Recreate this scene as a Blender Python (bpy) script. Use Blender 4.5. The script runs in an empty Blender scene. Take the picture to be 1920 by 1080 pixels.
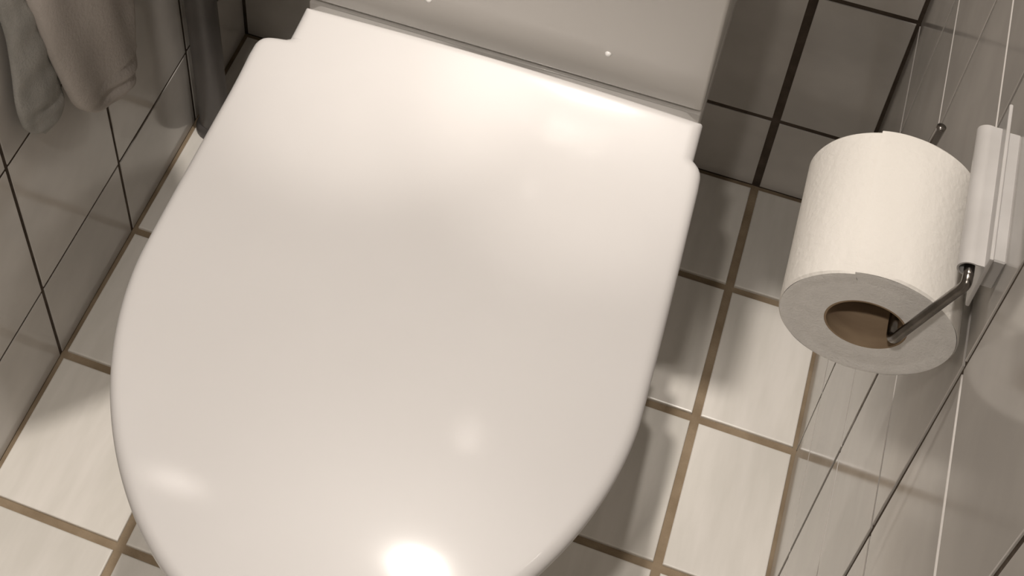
import bpy, bmesh, math, random
from mathutils import Vector, Matrix
random.seed(7)
scene = bpy.context.scene
C = scene.collection
PI = math.pi

# ------------------------------------------------------------------ camera, light, exposure
W, CEIL, FRONT = 0.7013, 2.36, -2.05          # room width, ceiling height, front wall
cam = bpy.data.cameras.new('camera')
cam.sensor_fit = 'HORIZONTAL'; cam.sensor_width = 36.0
cam.lens = 2923.37 / 1920 * 36.0
cam.shift_x = 198.84 / 1920; cam.shift_y = -617.55 / 1920
cam.clip_start = 0.01
camo = bpy.data.objects.new('camera', cam); C.objects.link(camo)
camo.location = (0.5618, -1.0447, 1.3990)
camo.rotation_euler = (0.7473, -0.0154, 0.3528)
scene.camera = camo

wd = bpy.data.worlds.new('world'); scene.world = wd; wd.use_nodes = True
wd.node_tree.nodes['Background'].inputs['Color'].default_value = (1.0, 0.93, 0.85, 1)
wd.node_tree.nodes['Background'].inputs['Strength'].default_value = 0.02

LAMP_COLOR = (1.0, 0.918, 0.84)
LAMPS = [  # position, power, cone, source radius
    ((0.36, -0.30, CEIL - 0.030), 62.0, math.radians(60), 0.030),
    ((0.36, -1.41, CEIL - 0.030), 46.0, math.radians(84), 0.030),
    ((0.270, -0.305, CEIL - 0.030), 46.0, math.radians(10), 0.018),      # two unseen narrow spots, added to brighten the back of the lid
    ((0.470, -0.310, CEIL - 0.030), 36.0, math.radians(10), 0.018),
]
for i, (loc, power, cone, rad) in enumerate(LAMPS):
    l = bpy.data.lights.new('downlight_beam', 'SPOT')
    l.energy = power; l.color = LAMP_COLOR; l.spot_size = cone; l.spot_blend = 1.0; l.shadow_soft_size = rad
    o = bpy.data.objects.new('downlight_beam', l); C.objects.link(o); o.location = loc

vs = scene.view_settings
vs.view_transform = 'Standard'; vs.look = 'None'; vs.exposure = 0.50; vs.gamma = 1.0
vs.use_curve_mapping = False

# ------------------------------------------------------------------ materials
def mat(name, color, rough=0.4, metal=0.0, spec=0.5, coat=0.0, trans=0.0, ior=1.45, emit=None):
    m = bpy.data.materials.new(name); m.use_nodes = True
    b = m.node_tree.nodes['Principled BSDF']
    b.inputs['Base Color'].default_value = (*color, 1)
    b.inputs['Roughness'].default_value = rough
    b.inputs['Metallic'].default_value = metal
    b.inputs['Specular IOR Level'].default_value = spec
    b.inputs['Coat Weight'].default_value = coat
    b.inputs['Coat Roughness'].default_value = 0.09
    b.inputs['Transmission Weight'].default_value = trans
    b.inputs['IOR'].default_value = ior
    if emit:
        b.inputs['Emission Color'].default_value = (*emit[0], 1)
        b.inputs['Emission Strength'].default_value = emit[1]
    return m

def add_noise(m, c1, c2, scale=(8, 8, 8), detail=4, lo=0.35, hi=0.65, bump=0.0, bump_scale=None, use_random=False):
    nt = m.node_tree; N = nt.nodes; L = nt.links; b = N['Principled BSDF']
    tc = N.new('ShaderNodeTexCoord'); mp = N.new('ShaderNodeMapping')
    mp.inputs['Scale'].default_value = scale
    L.new(tc.outputs['Object'], mp.inputs['Vector'])
    if use_random:
        oi = N.new('ShaderNodeObjectInfo'); mu = N.new('ShaderNodeMath'); mu.operation = 'MULTIPLY'
        mu.inputs[1].default_value = 40.0
        L.new(oi.outputs['Random'], mu.inputs[0]); L.new(mu.outputs[0], mp.inputs['Location'])
    no = N.new('ShaderNodeTexNoise'); no.inputs['Scale'].default_value = 1.0; no.inputs['Detail'].default_value = detail
    L.new(mp.outputs['Vector'], no.inputs['Vector'])
    cr = N.new('ShaderNodeValToRGB')
    cr.color_ramp.elements[0].position = lo; cr.color_ramp.elements[0].color = (*c1, 1)
    cr.color_ramp.elements[1].position = hi; cr.color_ramp.elements[1].color = (*c2, 1)
    L.new(no.outputs['Fac'], cr.inputs['Fac'])
    out = cr.outputs['Color']
    if use_random:
        hs = N.new('ShaderNodeHueSaturation'); mr = N.new('ShaderNodeMapRange')
        mr.inputs['To Min'].default_value = 0.95; mr.inputs['To Max'].default_value = 1.05
        L.new(oi.outputs['Random'], mr.inputs['Value']); L.new(mr.outputs['Result'], hs.inputs['Value'])
        L.new(out, hs.inputs['Color']); out = hs.outputs['Color']
    L.new(out, b.inputs['Base Color'])
    if bump:
        n2 = N.new('ShaderNodeTexNoise'); n2.inputs['Scale'].default_value = bump_scale; n2.inputs['Detail'].default_value = 3
        L.new(tc.outputs['Object'], n2.inputs['Vector'])
        bp = N.new('ShaderNodeBump'); bp.inputs['Strength'].default_value = bump; bp.inputs['Distance'].default_value = 0.002
        L.new(n2.outputs['Fac'], bp.inputs['Height']); L.new(bp.outputs['Normal'], b.inputs['Normal'])
    return m

M = {}
M['floor_tile'] = add_noise(mat('floor_tile_glaze', (0.6, 0.57, 0.52), 0.28), (0.77, 0.745, 0.69), (0.86, 0.83, 0.78), (55, 9, 9), 4, 0.35, 0.68, 0.05, 60, True)
M['wall_tile'] = add_noise(mat('wall_tile_glaze', (0.55, 0.52, 0.48), 0.12), (0.56, 0.535, 0.505), (0.67, 0.64, 0.605), (11, 11, 11), 3, 0.35, 0.68, 0.03, 9, True)
M['floor_grout'] = add_noise(mat('floor_grout', (0.35, 0.28, 0.2), 0.9, spec=0.1), (0.25, 0.19, 0.125), (0.38, 0.30, 0.21), (30, 30, 30), 4, 0.3, 0.7, 0.4, 400)
M['wall_grout'] = add_noise(mat('wall_grout', (0.22, 0.17, 0.13), 0.9, spec=0.1), (0.075, 0.058, 0.045), (0.125, 0.10, 0.08), (40, 40, 40), 4, 0.3, 0.7, 0.4, 400)
M['ceramic'] = add_noise(mat('white_ceramic', (0.8, 0.78, 0.75), 0.25, coat=0.3), (0.79, 0.77, 0.74), (0.83, 0.81, 0.78), (3, 3, 3), 2)
M['lid'] = add_noise(mat('white_lid_plastic', (0.76, 0.74, 0.72), 0.42, coat=0.32), (0.595, 0.58, 0.568), (0.62, 0.605, 0.593), (5, 5, 5), 3, 0.35, 0.65, 0.01, 60)
M['chrome'] = add_noise(mat('chrome', (0.75, 0.74, 0.72), 0.12, 1.0), (0.68, 0.67, 0.65), (0.78, 0.77, 0.75), (60, 60, 60), 2)
M['steel'] = add_noise(mat('steel_wire', (0.42, 0.40, 0.37), 0.24, 1.0), (0.15, 0.138, 0.125), (0.23, 0.212, 0.195), (90, 90, 90), 2)
M['plate'] = add_noise(mat('white_enamel', (0.8, 0.79, 0.77), 0.25), (0.78, 0.77, 0.75), (0.83, 0.82, 0.80), (40, 40, 40), 2)
M['holder'] = add_noise(mat('pale_grey_enamel', (0.5, 0.49, 0.475), 0.3), (0.47, 0.455, 0.44), (0.53, 0.515, 0.50), (40, 40, 40), 2)
M['paper'] = add_noise(mat('tissue_paper', (0.88, 0.84, 0.77), 0.95, spec=0.05), (0.70, 0.675, 0.63), (0.75, 0.725, 0.68), (30, 6, 30), 4, 0.3, 0.7, 0.25, 260)
M['paper_end'] = add_noise(mat('tissue_paper_edge', (0.84, 0.81, 0.76), 0.95, spec=0.05), (0.80, 0.785, 0.76), (0.86, 0.845, 0.82), (150, 20, 150), 3, 0.3, 0.7, 0.3, 700)
M['card'] = add_noise(mat('brown_cardboard', (0.34, 0.25, 0.17), 0.9, spec=0.1), (0.29, 0.21, 0.14), (0.40, 0.30, 0.20), (25, 90, 25), 4)
M['pipe'] = add_noise(mat('dark_grey_pipe', (0.10, 0.095, 0.09), 0.35), (0.085, 0.08, 0.078), (0.14, 0.13, 0.125), (20, 20, 8), 4)
M['cloth'] = add_noise(mat('brown_grey_cloth', (0.32, 0.285, 0.26), 0.9, spec=0.1), (0.54, 0.50, 0.465), (0.66, 0.61, 0.575), (25, 25, 12), 4, 0.3, 0.7, 0.4, 300)
M['rib'] = add_noise(mat('grey_ribbed_cloth', (0.19, 0.185, 0.17), 0.9, spec=0.1), (0.36, 0.355, 0.335), (0.48, 0.47, 0.445), (60, 60, 20), 4, 0.3, 0.7, 0.5, 500)
M['plaster'] = add_noise(mat('white_plaster', (0.8, 0.78, 0.74), 0.9, spec=0.2), (0.76, 0.74, 0.70), (0.82, 0.80, 0.76), (4, 4, 4), 3)
M['door'] = add_noise(mat('white_door_paint', (0.75, 0.73, 0.69), 0.4), (0.72, 0.70, 0.66), (0.78, 0.76, 0.72), (3, 3, 1), 3)
M['lens'] = mat('lamp_lens', (1, 1, 1), 0.3, emit=((1.0, 0.88, 0.74), 12.0))

# ------------------------------------------------------------------ mesh helpers
def link(name, me, m, parent=None, smooth=False):
    o = bpy.data.objects.new(name, me); C.objects.link(o)
    if m and not me.materials: me.materials.append(m)
    if parent: o.parent = parent
    if smooth:
        for p in me.polygons: p.use_smooth = True
    return o

def from_bm(name, bm, m, parent=None, smooth=False):
    bmesh.ops.recalc_face_normals(bm, faces=bm.faces)
    me = bpy.data.meshes.new(name); bm.to_mesh(me); bm.free()
    return link(name, me, m, parent, smooth)

def pydata(name, v, f, m, parent=None, smooth=False):
    me = bpy.data.meshes.new(name); me.from_pydata([tuple(p) for p in v], [], f); me.update()
    bm = bmesh.new(); bm.from_mesh(me); bmesh.ops.recalc_face_normals(bm, faces=bm.faces); bm.to_mesh(me); bm.free()
    return link(name, me, m, parent, smooth)

def sharp(o, ang=40):
    o.data.set_sharp_from_angle(angle=math.radians(ang))

def box_bm(x0, x1, y0, y1, z0, z1, bev=0.0, seg=2):
    bm = bmesh.new()
    bmesh.ops.create_cube(bm, size=1.0, matrix=Matrix.Translation(((x0+x1)/2, (y0+y1)/2, (z0+z1)/2)) @ Matrix.Diagonal((x1-x0, y1-y0, z1-z0, 1)))
    if bev: bmesh.ops.bevel(bm, geom=bm.edges[:], offset=bev, segments=seg, profile=0.5, affect='EDGES')
    return bm

def loft(name, rings, m, parent=None, cap=True, smooth=True, closed_path=False):
    n = len(rings[0]); v = [p for r in rings for p in r]; f = []
    for i in range(len(rings) - 1):
        for j in range(n):
            f.append((i*n+j, i*n+(j+1) % n, (i+1)*n+(j+1) % n, (i+1)*n+j))
    if cap:
        f.append(tuple(range(n))[::-1]); f.append(tuple(range((len(rings)-1)*n, len(rings)*n)))
    return pydata(name, v, f, m, parent, smooth)

def tube(name, pts, r, m, parent=None, n=12, sub=6):
    """round wire along a smoothed path"""
    P = [Vector(p) for p in pts]; path = []
    for i in range(len(P) - 1):
        p0 = P[max(i-1, 0)]; p1 = P[i]; p2 = P[i+1]; p3 = P[min(i+2, len(P)-1)]
        for k in range(sub):
            t = k / sub
            path.append(0.5*((2*p1)+(-p0+p2)*t+(2*p0-5*p1+4*p2-p3)*t*t+(-p0+3*p1-3*p2+p3)*t**3))
    path.append(P[-1])
    T0 = (path[1]-path[0]).normalized()
    nrm = T0.orthogonal().normalized(); rings = []
    for i, p in enumerate(path):
        T = (path[min(i+1, len(path)-1)] - path[max(i-1, 0)]).normalized()
        nrm = (nrm - T*nrm.dot(T)).normalized(); bn = T.cross(nrm)
        rings.append([p + r*(math.cos(2*PI*k/n)*nrm + math.sin(2*PI*k/n)*bn) for k in range(n)])
    return loft(name, rings, m, parent)

def empty(name, loc, label, cat, group=None):
    o = bpy.data.objects.new(name, None); C.objects.link(o); o.location = loc
    o.empty_display_size = 0.05
    o['label'] = label; o['category'] = cat
    if group: o['group'] = group
    return o

def adopt(parent):
    """children of an empty are built in world coordinates: keep them there"""
    inv = Matrix.Translation(-parent.location)
    for c in parent.children: c.matrix_parent_inverse = inv

def struct(o, label, cat):
    o['kind'] = 'structure'; o['label'] = label; o['category'] = cat
    return o

# ------------------------------------------------------------------ room shell with laid tiles
T = 0.195; CUT = 0.118
YJ = [0.0, -0.136]
while YJ[-1] > FRONT + 0.16: YJ.append(YJ[-1] - 0.153)
YJ.append(FRONT)
XJ = [0.0, 0.1439, 0.2970, 0.4500, 0.6031, W]
def ZJ(c):
    z = [0.0, c]
    while z[-1] < CEIL - T: z.append(z[-1] + T)
    return z + [CEIL]

TH = 0.004; WTH = 0.0011           # tile face stands this far proud of the grout bed
mesh_cache = {}
def tile_mesh(w, h, key, m):
    th = TH if key == 'f' else WTH
    """a glazed tile lying in xy, face up at z = TH, with eased edges"""
    k = (round(w, 4), round(h, 4), key)
    if k in mesh_cache: return mesh_cache[k]
    e = 0.0012 if key == 'f' else 0.0004; v = []; f = []
    for (dx, z) in ((0, -0.002), (0, th - e*0.8), (e*0.45, th - e*0.22), (e*1.3, th)):
        a, b = w/2 - dx, h/2 - dx
        v += [(-a, -b, z), (a, -b, z), (a, b, z), (-a, b, z)]
    for r in range(3):
        for j in range(4): f.append((r*4+j, r*4+(j+1) % 4, (r+1)*4+(j+1) % 4, (r+1)*4+j))
    f.append((12, 13, 14, 15))
    me = bpy.data.meshes.new('tile'); me.from_pydata(v, [], f); me.update(); me.materials.append(m)
    mesh_cache[k] = me
    return me

def lay(parent, U, V, gu, gv, frame, m, key, single):
    """U, V joint positions; frame(u, v) -> matrix taking tile xy to the surface; single(u, v) -> own object or joined"""
    rest_v, rest_f = [], []
    for i in range(len(U) - 1):
        for j in range(len(V) - 1):
            u0, u1 = sorted((U[i], U[i+1])); v0, v1 = sorted((V[j], V[j+1]))
            w = u1 - u0 - gu; h = v1 - v0 - gv
            if w < 0.008 or h < 0.008: continue
            uc, vc = (u0+u1)/2, (v0+v1)/2
            me = tile_mesh(w, h, key, m)
            mx = frame(uc, vc) @ Matrix.Rotation(random.uniform(-.0022, .0022), 4, 'X') @ Matrix.Rotation(random.uniform(-.0022, .0022), 4, 'Y') @ Matrix.Rotation(random.uniform(-.0015, .0015), 4, 'Z')
            if single(uc, vc):
                o = bpy.data.objects.new('tile', me); C.objects.link(o); o.parent = parent; o.matrix_local = mx
            else:
                b = len(rest_v)
                rest_v += [mx @ p.co for p in me.vertices]
                rest_f += [tuple(b + q for q in p.vertices) for p in me.polygons]
    if rest_v:
        o = pydata('tiles', rest_v, rest_f, m, parent); o['kind'] = 'stuff'

THK = 0.08
floor = struct(from_bm('floor', box_bm(-THK, W+THK, FRONT-THK, THK, -THK, 0), M['floor_grout']), 'floor of square pale grey tiles with wide tan grout', 'floor')
wl = struct(from_bm('wall_left', box_bm(-THK, 0, FRONT, 0, 0, CEIL), M['wall_grout']), 'left wall of glossy grey tiles with thin dark joints', 'wall')
wr = struct(from_bm('wall_right', box_bm(W, W+THK, FRONT, 0, 0, CEIL), M['wall_grout']), 'right wall of glossy grey tiles mirroring the paper roll', 'wall')
wb = struct(from_bm('wall_back', box_bm(-THK, W+THK, 0, THK, 0, CEIL), M['wall_grout']), 'grey tiled wall behind the toilet cistern', 'wall')
wf = struct(from_bm('wall_front', box_bm(-THK, W+THK, FRONT-THK, FRONT, 0, CEIL), M['plaster']), 'plain white plaster wall opposite the toilet', 'wall')
cl = struct(from_bm('ceiling', box_bm(-THK, W+THK, FRONT-THK, THK, CEIL, CEIL+THK), M['plaster']), 'plain white ceiling', 'ceiling')

X4 = Matrix(((1,0,0,0),(0,1,0,0),(0,0,1,0),(0,0,0,1)))
def f_floor(u, v): return Matrix.Translation((u, v, 0))
# left wall: tile x -> world -y... normal +x
def f_left(u, v):
    return Matrix(((0,0,1,0),(1,0,0,u),(0,1,0,v),(0,0,0,1)))
def f_right(u, v):
    return Matrix(((0,0,-1,W),(-1,0,0,u),(0,1,0,v),(0,0,0,1)))
def f_back(u, v):
    return Matrix(((1,0,0,u),(0,0,-1,0),(0,1,0,v),(0,0,0,1)))
XF = [0.0015] + XJ[1:-1] + [W - 0.0005]
YF = [-0.002] + YJ[1:]
lay(floor, XF, YF, 0.0085, 0.0085, f_floor, M['floor_tile'], 'f', lambda u, v: True)
near = lambda u, v: v < 1.1 and u > -1.25
lay(wl, YJ, ZJ(CUT + 0.003), 0.0045, 0.0042, f_left, M['wall_tile'], 'w', near)
lay(wr, YJ, ZJ(CUT), 0.0052, 0.0040, f_right, M['wall_tile'], 'w', near)
lay(wb, XJ, ZJ(CUT), 0.0085, 0.006, f_back, M['wall_tile'], 'w', lambda u, v: v < 1.1)

dr = struct(from_bm('door_1', box_bm(0.05, W-0.05, FRONT, FRONT+0.03, 0.006, 2.03, 0.004), M['door']), 'white painted door in the front wall', 'door')
for (a, b) in ((0.12, 0.95), (1.08, 1.93)):
    from_bm('door_panel', box_bm(0.15, W-0.15, FRONT+0.03, FRONT+0.036, a, b, 0.003), M['door'], dr)
tube('door_handle', [(W-0.11, FRONT+0.028, 1.0), (W-0.11, FRONT+0.07, 1.0), (W-0.13, FRONT+0.08, 1.0), (W-0.21, FRONT+0.08, 1.0)], 0.009, M['chrome'], dr)

# ------------------------------------------------------------------ toilet
CX = 0.3648
toilet = empty('toilet', (CX, -0.40, TH), 'white toilet with closed glossy lid and cistern behind it', 'toilet')

# lid outline: (y, left x, right x) from the back to the front tip
def interp(tab, y):
    for (a, fa), (b, fb) in zip(tab, tab[1:]):
        if a >= y >= b: return fa + (fb-fa)*(a-y)/(a-b)
    return tab[-1][1]
def smooth_half(y):
    if y > -.52: return 0.1862 + 0.0024*math.sin(PI/2*min(1, (-.33-y)/.19))
    t = min(1, (-.52-y)/.2325)
    return 0.1886*(1 - t**1.85)**0.54
BACKY = -0.279
def lid_lr(y):
    cx = 0.3648 + 0.018*max(0, -.33 - y)
    if y >= -.309: return 0.2060 + 0.09*(y+.309), 0.5415 - 0.02*(y+.309)
    if y > -.330:
        L = interp([(-.309, .2055), (-.3098, .1960), (-.3110, .1885), (-.3130, .1840), (-.3160, .1812), (-.3200, .1795), (-.330, .1786)], y)
        R = interp([(-.309, .5417), (-.3104, .5440), (-.3130, .5470), (-.3160, .5490), (-.3200, .5502), (-.330, .5510)], y)
        return L, R
    h = smooth_half(y)
    return cx-h, cx+h
ys = []
y = BACKY
def seg(a, b, n, ease=False):
    for i in range(n):
        t = i/n
        if ease: t = math.sin(t*PI/2)
        ys.append(a + (b-a)*t)
seg(BACKY, BACKY-.008, 6); seg(BACKY-.008, -.3078, 8); seg(-.3078, -.320, 24); seg(-.320, -.34, 8)
seg(-.34, -.66, 50); seg(-.66, -.7525, 60, True); ys.append(-.75249)
outline = [(lid_lr(y)[0], y) for y in ys] + [(lid_lr(y)[1], y) for y in reversed(ys)]
segs = [(Vector(outline[i]), Vector(outline[(i+1) % len(outline)])) for i in range(len(outline))]
def dist_edge(x, y):
    best = 9
    p = Vector((x, y))
    for a, b in segs:
        if min(a.y, b.y)-.012 > y or max(a.y, b.y)+.012 < y: continue
        ab = b-a; l = ab.length_squared
        t = 0 if l < 1e-12 else max(0, min(1, (p-a).dot(ab)/l))
        d = (p-(a+ab*t)).length
        if d < best: best = d
    return best
def lid_top(x, y):
    z = 0.4235
    z -= 0.19*(x-0.367)**2                              # gentle crown across
    ff = -.585 - y
    if ff > 0: z -= 0.46*ff*ff                          # falls away to the nose
    r = y + .375
    if r > 0: z += 1.95*r*r                             # sweeps up to the hinge edge
    return z
RIM = 0.0075
NC = 64
v = []; f = []
for y in ys:
    L, R = lid_lr(y)
    for j in range(NC+1):
        t = 0.5 - 0.5*math.cos(PI*j/NC); x = L + (R-L)*t
        d = min(dist_edge(x, y), RIM)
        v.append((x, y, lid_top(x, y) - (RIM - math.sqrt(max(0, RIM*RIM-(RIM-d)**2)))))
n = NC+1
for i in range(len(ys)-1):
    for j in range(NC): f.append((i*n+j, i*n+j+1, (i+1)*n+j+1, (i+1)*n+j))
rim_idx = [i*n for i in range(len(ys))] + [i*n+NC for i in reversed(range(len(ys)))]
# skirt and underside
back_row = list(range(1, NC)); front_row = [(len(ys)-1)*n + j for j in range(1, NC)]
loop = [i*n for i in range(len(ys))] + front_row + [i*n+NC for i in reversed(range(len(ys)))] + back_row[::-1]
b0 = len(v)
for k in loop:
    x, y, z = v[k]; v.append((x, y, 0.4085 + 1.6*max(0, y+.375)**2 - 0.30*max(0, -.585-y)**2))
m_ = len(loop)
for k in range(m_): f.append((loop[k], b0+k, b0+(k+1) % m_, loop[(k+1) % m_]))
f.append(tuple(range(b0, b0+m_)))
lid = pydata('lid', v, f, M['lid'], toilet, True); sharp(lid, 50)
lid['label'] = 'closed glossy white lid'

# seat ring just under the lid
def ring_pts(k=56):
    yy = [-.345 + (-.7524 + .345)*math.sin(PI/2*i/(k-1)) for i in range(k)]
    return [(lid_lr(y)[0], y, 0) for y in yy] + [(lid_lr(y)[1], y, 0) for y in reversed(yy)]
def shrink(pts, s, c=(0.369, -.52)):
    return [(c[0]+(p[0]-c[0])*s, c[1]+(p[1]-c[1])*s, p[2]) for p in pts]
base = shrink(ring_pts(), 0.965, (0.369, -.55))
def at_z(pts, z): return [(p[0], p[1], z) for p in pts]
outer_b = at_z(base, 0.3935); outer_t = at_z(base, 0.4060)
inner_t = at_z(shrink(base, 0.68), 0.4060); inner_b = at_z(shrink(base, 0.68), 0.3935)
v = outer_b + outer_t + inner_t + inner_b; k = len(base); f = []
for r in range(4):
    for j in range(k): f.append((r*k+j, r*k+(j+1) % k, ((r+1) % 4)*k+(j+1) % k, ((r+1) % 4)*k+j))
seat = pydata('seat', v, f, M['lid'], toilet, True); sharp(seat)
# hinge blocks between the deck and the lid
for hx in (0.296, 0.451):
    bm = bmesh.new()
    bmesh.ops.create_cone(bm, cap_ends=True, segments=24, radius1=0.011, radius2=0.010, depth=0.018, matrix=Matrix.Translation((hx, -.297, 0.4005)))
    from_bm('hinge', bm, M['chrome'], toilet)

# bowl: lofted from the foot to the rim, with a sunken well
def oval(cx, y0, y1, hw, z, p=2.3, n=48):
    cy = (y0+y1)/2; hy = (y1-y0)/2; out = []
    for i in range(n):
        a = 2*PI*i/n; c, s = math.cos(a), math.sin(a)
        out.append((cx + hw*math.copysign(abs(c)**(2/p), c), cy + hy*math.copysign(abs(s)**(2/p), s), z))
    return out
cxb = 0.369
rings = [oval(cxb, -.56, -.06, .100, TH, 3), oval(cxb, -.56, -.06, .100, .03, 3), oval(cxb, -.555, -.06, .095, .10, 2.8), oval(cxb, -.57, -.06, .100, .18, 2.6),
         oval(cxb, -.62, -.07, .125, .26, 2.5), oval(cxb, -.69, -.10, .158, .33, 2.5), oval(cxb, -.712, -.16, .168, .372, 2.3), oval(cxb, -.720, -.20, .171, .386, 2.3),
         oval(cxb, -.717, -.21, .168, .392, 2.3), oval(cxb, -.70, -.335, .135, .392, 2.2), oval(cxb, -.69, -.345, .125, .36, 2.2), oval(cxb, -.62, -.36, .08, .25, 2.1), oval(cxb, -.56, -.40, .04, .20, 2)]
bowl = loft('bowl', rings, M['ceramic'], toilet); sharp(bowl, 60)
# raised back of the bowl that carries the cistern
deck = from_bm('bowl_back', box_bm(0.2035, 0.5365, -.2620, -.03, 0.340, 0.4190, 0.0012, 2), M['ceramic'], toilet, True); sharp(deck, 60)
shelf = from_bm('hinge_shelf', box_bm(0.2035, 0.5365, -.335, -.255, 0.350, 0.3985, 0.004, 3), M['ceramic'], toilet, True); sharp(shelf, 60)
# cistern
cist = from_bm('cistern', box_bm(0.2015, 0.5370, -.2635, -.014, 0.4245, 0.745, 0.0030, 3), M['ceramic'], toilet, True); sharp(cist, 60)
cap = from_bm('cistern_lid', box_bm(0.193, 0.5435, -.268, -.008, 0.746, 0.776, 0.009, 4), M['ceramic'], cist, True); sharp(cap, 60)
bm = bmesh.new()
bmesh.ops.create_cone(bm, cap_ends=True, segments=32, radius1=0.024, radius2=0.022, depth=0.008, matrix=Matrix.Translation((0.3685, -.13, 0.780)))
from_bm('flush_button', bm, M['chrome'], cist)
for sx, sz in ((0.4570, 0.4625), (0.3090, 0.4655)):  # two small white beads on the cistern face
    bm = bmesh.new()
    bmesh.ops.create_uvsphere(bm, u_segments=14, v_segments=8, radius=0.0026, matrix=Matrix.Translation((sx, -.2636, sz)))
    o = from_bm('bead', bm, M['plate'], cist, True); o['label'] = 'tiny white stud'
adopt(toilet)

# ------------------------------------------------------------------ unseen board over the cistern, added to shade the back corners
blocker = empty('shade_board', (0.38, -WTH, 1.10), 'narrow white board above the cistern, out of view, added to shade the back corners', 'shade blocker')
from_bm('board', box_bm(0.150, 0.560, -.215, -WTH, 1.140, 1.158, .002, 2), M['plate'], blocker)
for bx in (0.22, 0.50):
    tube('bracket', [(bx, -WTH-.004, 1.065), (bx, -WTH-.004, 1.128), (bx, -.012, 1.137), (bx, -.10, 1.137), (bx, -.17, 1.137)], .003, M['chrome'], blocker)
adopt(blocker)

# ------------------------------------------------------------------ paper roll
RX, RY, RZ, RR, RC, RL = 0.6519, -0.5385, 0.6967, 0.0452, 0.0206, 0.0913
roll = empty('toilet_paper_roll', (RX, RY, RZ - RR), 'white toilet paper roll hanging beside the right wall', 'toilet paper')
N = 96; TH0 = math.radians(109); STEP = 0.0017
def rad(k): return RR - STEP*0.5 + STEP*(1 - k/N)*0.5 + (STEP*0.5)*(1 - k/N)
v = []; f = []
ysr = [RY - RL/2, RY - RL/2 + .0012, RY - .02, RY + .02, RY + RL/2 - .0012, RY + RL/2]
for yi, y in enumerate(ysr):
    e = 0.0009 if yi in (0, len(ysr)-1) else 0.0
    for k in range(N+1):
        a = TH0 - 2*PI*k/N; r = RR - STEP*(k/N) - e
        wob = 0.00025*math.sin(5*a + yi)
        v.append((RX + (r+wob)*math.cos(a), y, RZ + (r+wob)*math.sin(a)))
n = N+1
for i in range(len(ysr)-1):
    for k in range(N): f.append((i*n+k, i*n+k+1, (i+1)*n+k+1, (i+1)*n+k))
    f.append((i*n, (i+1)*n, (i+1)*n+N, i*n+N))            # the loose edge of the last sheet
body = pydata('paper', v, f, M['paper'], roll, True); sharp(body, 35)
for side, y in ((0, ysr[0]), (1, ysr[-1])):
    v = []; f = []
    radii = [1.0, 0.86, 0.72, 0.60, 0.0]
    for ri, q in enumerate(radii):
        for k in range(N+1):
            a = TH0 - 2*PI*k/N; ro = RR - STEP*(k/N) - 0.0009
            r = RC + (ro - RC)*q if q else RC
            dy = (0.0005*math.sin(ri*2.1) if 0 < ri < 4 else 0)*(1 if side else -1)
            v.append((RX + r*math.cos(a), y + dy, RZ + r*math.sin(a)))
    for i in range(len(radii)-1):
        for k in range(N): f.append((i*n+k, i*n+k+1, (i+1)*n+k+1, (i+1)*n+k))
    pydata('end_face', v, f, M['paper_end'], roll, True)
v = []; f = []
for (r, y) in ((RC, ysr[0]), (RC, ysr[-1]), (RC-.0011, ysr[-1]), (RC-.0011, ysr[0])):
    for k in range(48):
        a = 2*PI*k/48; v.append((RX + r*math.cos(a), y, RZ + r*math.sin(a)))
for i in range(4):
    for k in range(48): f.append((i*48+k, i*48+(k+1) % 48, ((i+1) % 4)*48+(k+1) % 48, ((i+1) % 4)*48+k))
core = pydata('core', v, f, M['card'], roll, True); sharp(core, 40); core['label'] = 'brown cardboard core'
adopt(roll)

# ------------------------------------------------------------------ paper holder on the right wall
hold = empty('toilet_paper_holder', (W - WTH, -0.53, 0.745), 'wall holder with white plate and bent steel wire through the paper roll', 'paper holder')
WX = W - WTH
from_bm('wall_plate', box_bm(0.6893, 0.6912, -.5865, -.4905, 0.742, 0.7835, 0.0006, 2), M['holder'], hold)
from_bm('spacer', box_bm(0.6912, WX, -.575, -.495, 0.745, 0.768, 0.0008, 1), M['holder'], hold)
# rolled sleeve that clasps the wire: an open, thin-walled half tube joined to the plate
prof = []
cxs, czs, rs, tk = 0.6838, 0.7690, 0.0056, 0.0009
angs = [math.radians(a) for a in range(70, 301, 10)]
prof = [(cxs + rs*math.cos(a), czs + rs*math.sin(a)) for a in angs]
prof = [(0.6893, czs + rs*0.97)] + prof
inn = [(cxs + (rs-tk)*math.cos(a), czs + (rs-tk)*math.sin(a)) for a in angs]
inn = [(0.6893, czs + rs*0.97 - tk)] + inn
poly = prof + inn[::-1]
ring = lambda y: [(p[0], y, p[1]) for p in poly]
sl = loft('sleeve', [ring(-.5850), ring(-.5000)], M['holder'], hold, cap=True); sharp(sl, 30)
wx, wz = RX + 0.0116, RZ + 0.0113
ax, az = cxs - .0004, czs - .0028              # where the arm leaves the sleeve
bx_, bz_ = wx + .0016, wz + .0050              # where it turns into the core
arm = [(ax + (bx_-ax)*t, -.5925 - .004*t, az + (bz_-az)*t) for t in (0, .15, .4, .7, .9, 1)]
tube('wire', [(cxs, -.505, czs), (cxs, -.545, czs), (cxs, -.582, czs), (cxs, -.5885, czs - .0006)] + arm +
     [(wx + .0002, -.5945, wz + .0010), (wx, -.5890, wz), (wx, -.575, wz), (wx, -.510, wz), (wx, -.4895, wz + .0005), (wx, -.4838, wz + .006), (wx + .0012, -.4820, wz + .020), (wx + .0022, -.4812, wz + .0332)],
     0.0025, M['steel'], hold, 12, 6)
for y in (-.562, -.510):
    bm = bmesh.new()
    bmesh.ops.create_cone(bm, cap_ends=True, segments=16, radius1=0.0034, radius2=0.0028, depth=0.0014, matrix=Matrix.Translation((0.6888, y, 0.752)) @ Matrix.Rotation(-PI/2, 4, 'Y'))
    from_bm('screw', bm, M['chrome'], hold)
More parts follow.
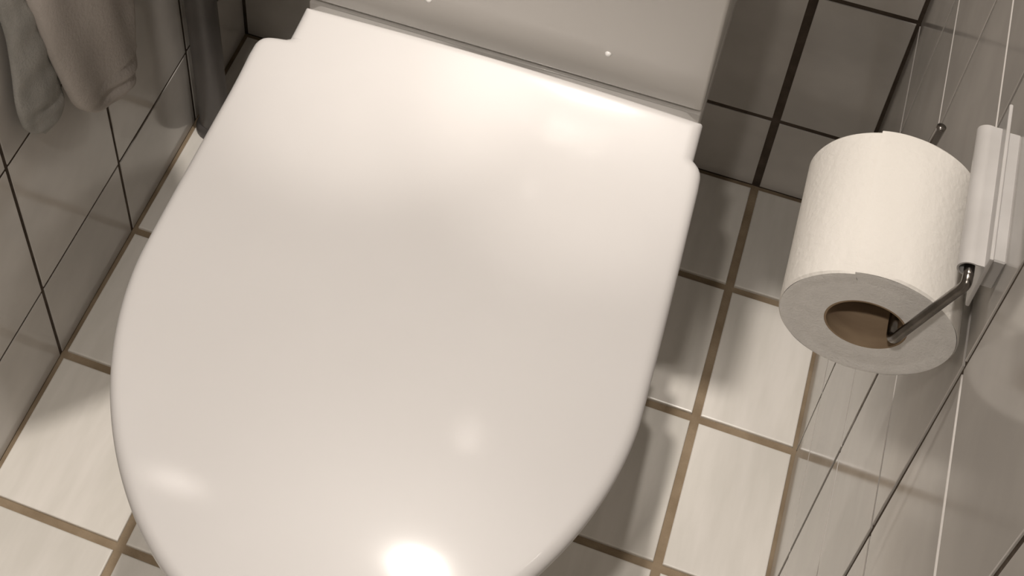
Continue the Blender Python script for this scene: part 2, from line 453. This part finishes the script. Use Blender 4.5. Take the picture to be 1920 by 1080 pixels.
adopt(hold)

# ------------------------------------------------------------------ dark pipe in the back left corner
pipe = empty('water_pipe', (0.026, -.137, TH), 'dark grey vertical pipe in the corner left of the cistern', 'pipe')
def cyl_rings(x, y, prof, n=28):
    return [[(x + r*math.cos(2*PI*k/n), y + r*math.sin(2*PI*k/n), z) for k in range(n)] for (z, r) in prof]
sp = loft('pipe_body', cyl_rings(.0262, -.137, [(TH, .0165), (.33, .0165), (CEIL-.001, .0165)]), M['pipe'], pipe); sharp(sp)
cf = loft('floor_collar', cyl_rings(.0262, -.137, [(TH, .0215), (TH+.004, .0215), (TH+.012, .0185), (TH+.014, .0170)]), M['pipe'], pipe); sharp(cf)
vs_ = tube('valve_stem', [(.036, -.136, .262), (.050, -.134, .262), (.060, -.133, .262)], .006, M['chrome'], pipe)
vh = from_bm('valve_handle', box_bm(.046, .068, -.146, -.122, .237, .262, .006, 3), M['plate'], pipe, True); vh['label'] = 'white valve handle'
adopt(pipe)

# ------------------------------------------------------------------ cloth hanging at the left wall
def fabric(name, table, cx, depth, m, parent, ribs=0.0, folds=0.0, n=56, zs=90, seed=0.0, shade_bulge=0.0):
    """table: (z, y_left, y_right) going up; a soft closed cloth hanging at the wall, optionally bulged out higher up"""
    rings = []
    z0, z1 = table[0][0], table[-1][0]
    tabL = [(-t[0], t[1]) for t in table]; tabR = [(-t[0], t[2]) for t in table]
    for i in range(zs+1):
        u = i/zs; z = z0 + (z1-z0)*(u**1.5)
        sl_ = lambda tab: sum(interp(tab, -min(max(z+d, z0), z1)) for d in (-.012, -.006, 0, .006, .012))/5
        L, R = sl_(tabL), sl_(tabR)
        if i == 0: mid = (L+R)/2; L, R = mid-.004, mid+.004
        cy, hy = (L+R)/2, abs(R-L)/2
        top = min(1.0, math.sqrt(max(0.02, (z-z0)/.02)))
        row = []
        for k in range(n):
            a = 2*PI*k/n; c, s = math.cos(a), math.sin(a)
            yv = cy + hy*c
            dx = depth*top*(abs(s)**0.45)*(1 if s > 0 else -0.55)
            if s > 0:
                fr = folds*(math.sin(yv*95 + z*11 + seed) + 0.6*math.sin(yv*51 - z*23 + seed*2)) * s
                fr += folds*0.9*s*math.exp(-((z-z0-.03)/.03)**2)*math.sin(z*330 + yv*140)
                fr += ribs*s*(0.5+0.5*math.sin(z*2*PI/.045))
                dx += fr
            g = min(1, max(0, (z-.60)/.12)); g = g*g*(3-2*g)*min(1, max(.15, (1.5-z)/.25))
            if s > 0: dx += shade_bulge*g*(abs(s)**0.8)  # out-of-view swelling that throws shade on the left floor
            row.append((cx + dx, yv, z))
        rings.append(row)
    return loft(name, rings, m, parent)
towel = empty('hanging_cloth', (0.03, -.33, .25), 'brown-grey cloth with a ribbed grey band hanging on the left wall', 'cloth')
fabric('cloth_body', [(.247, -.289, -.279), (.257, -.316, -.272), (.282, -.345, -.262), (.313, -.363, -.255), (.352, -.371, -.251), (.401, -.380, -.250), (.446, -.385, -.250), (.49, -.392, -.251), (.60, -.410, -.200),
                      (.70, -.480, -.205), (.95, -.485, -.205), (1.2, -.45, -.205), (1.40, -.37, -.20), (1.50, -.32, -.26)], .022, .010, M['cloth'], towel, 0, .0030, seed=1.0, shade_bulge=.140)  # wide upper rows are unseen, shaped to shade the left floor
fabric('ribbed_band', [(.315, -.395, -.366), (.34, -.420, -.366), (.362, -.424, -.366), (.383, -.425, -.366), (.417, -.419, -.367), (.458, -.414, -.370), (.496, -.416, -.376), (.60, -.412, -.372),
                       (.72, -.400, -.360)], .013, .0055, M['rib'], towel, .0030, .0012, seed=3.0)
adopt(towel)
hook = empty('wall_hook', (WTH, -.29, 1.45), 'small chrome wall hook holding the brown-grey cloth', 'hook')
loft('hook_plate', [[(x, -.29 + .016*math.cos(2*PI*k/24), 1.525 + .016*math.sin(2*PI*k/24)) for k in range(24)] for x in (WTH, WTH+.004)], M['chrome'], hook)
tube('hook_arm', [(WTH+.003, -.29, 1.525), (.024, -.29, 1.519), (.040, -.29, 1.513), (.050, -.29, 1.524), (.052, -.29, 1.537)], .004, M['chrome'], hook)
adopt(hook)

# ------------------------------------------------------------------ ceiling downlight fixtures
def downlight(loc, label, sc=1.0):
    x, y, _ = loc
    t = empty('ceiling_downlight', (x, y, CEIL), label, 'ceiling light', 'ceiling downlights')
    n = 40
    def rr(r, z): return [(x + sc*r*math.cos(2*PI*k/n), y + sc*r*math.sin(2*PI*k/n), z) for k in range(n)]
    rg = loft('trim_ring', [rr(.050, CEIL), rr(.050, CEIL-.003), rr(.046, CEIL-.007), rr(.038, CEIL-.007), rr(.036, CEIL-.003), rr(.036, CEIL)], M['chrome'], t, cap=False); sharp(rg)
    loft('lens', [rr(.0355, CEIL), rr(.0355, CEIL-.0025)], M['lens'], t)
    adopt(t)
downlight(LAMPS[0][0], 'large round chrome ceiling downlight above the toilet lid')
downlight(LAMPS[1][0], 'large round chrome ceiling downlight near the door')
downlight(LAMPS[2][0], 'small round chrome ceiling spotlight nearest the left wall, added to brighten the back of the lid', 0.5)
downlight(LAMPS[3][0], 'small round chrome ceiling spotlight nearest the right wall, added to brighten the back of the lid', 0.5)
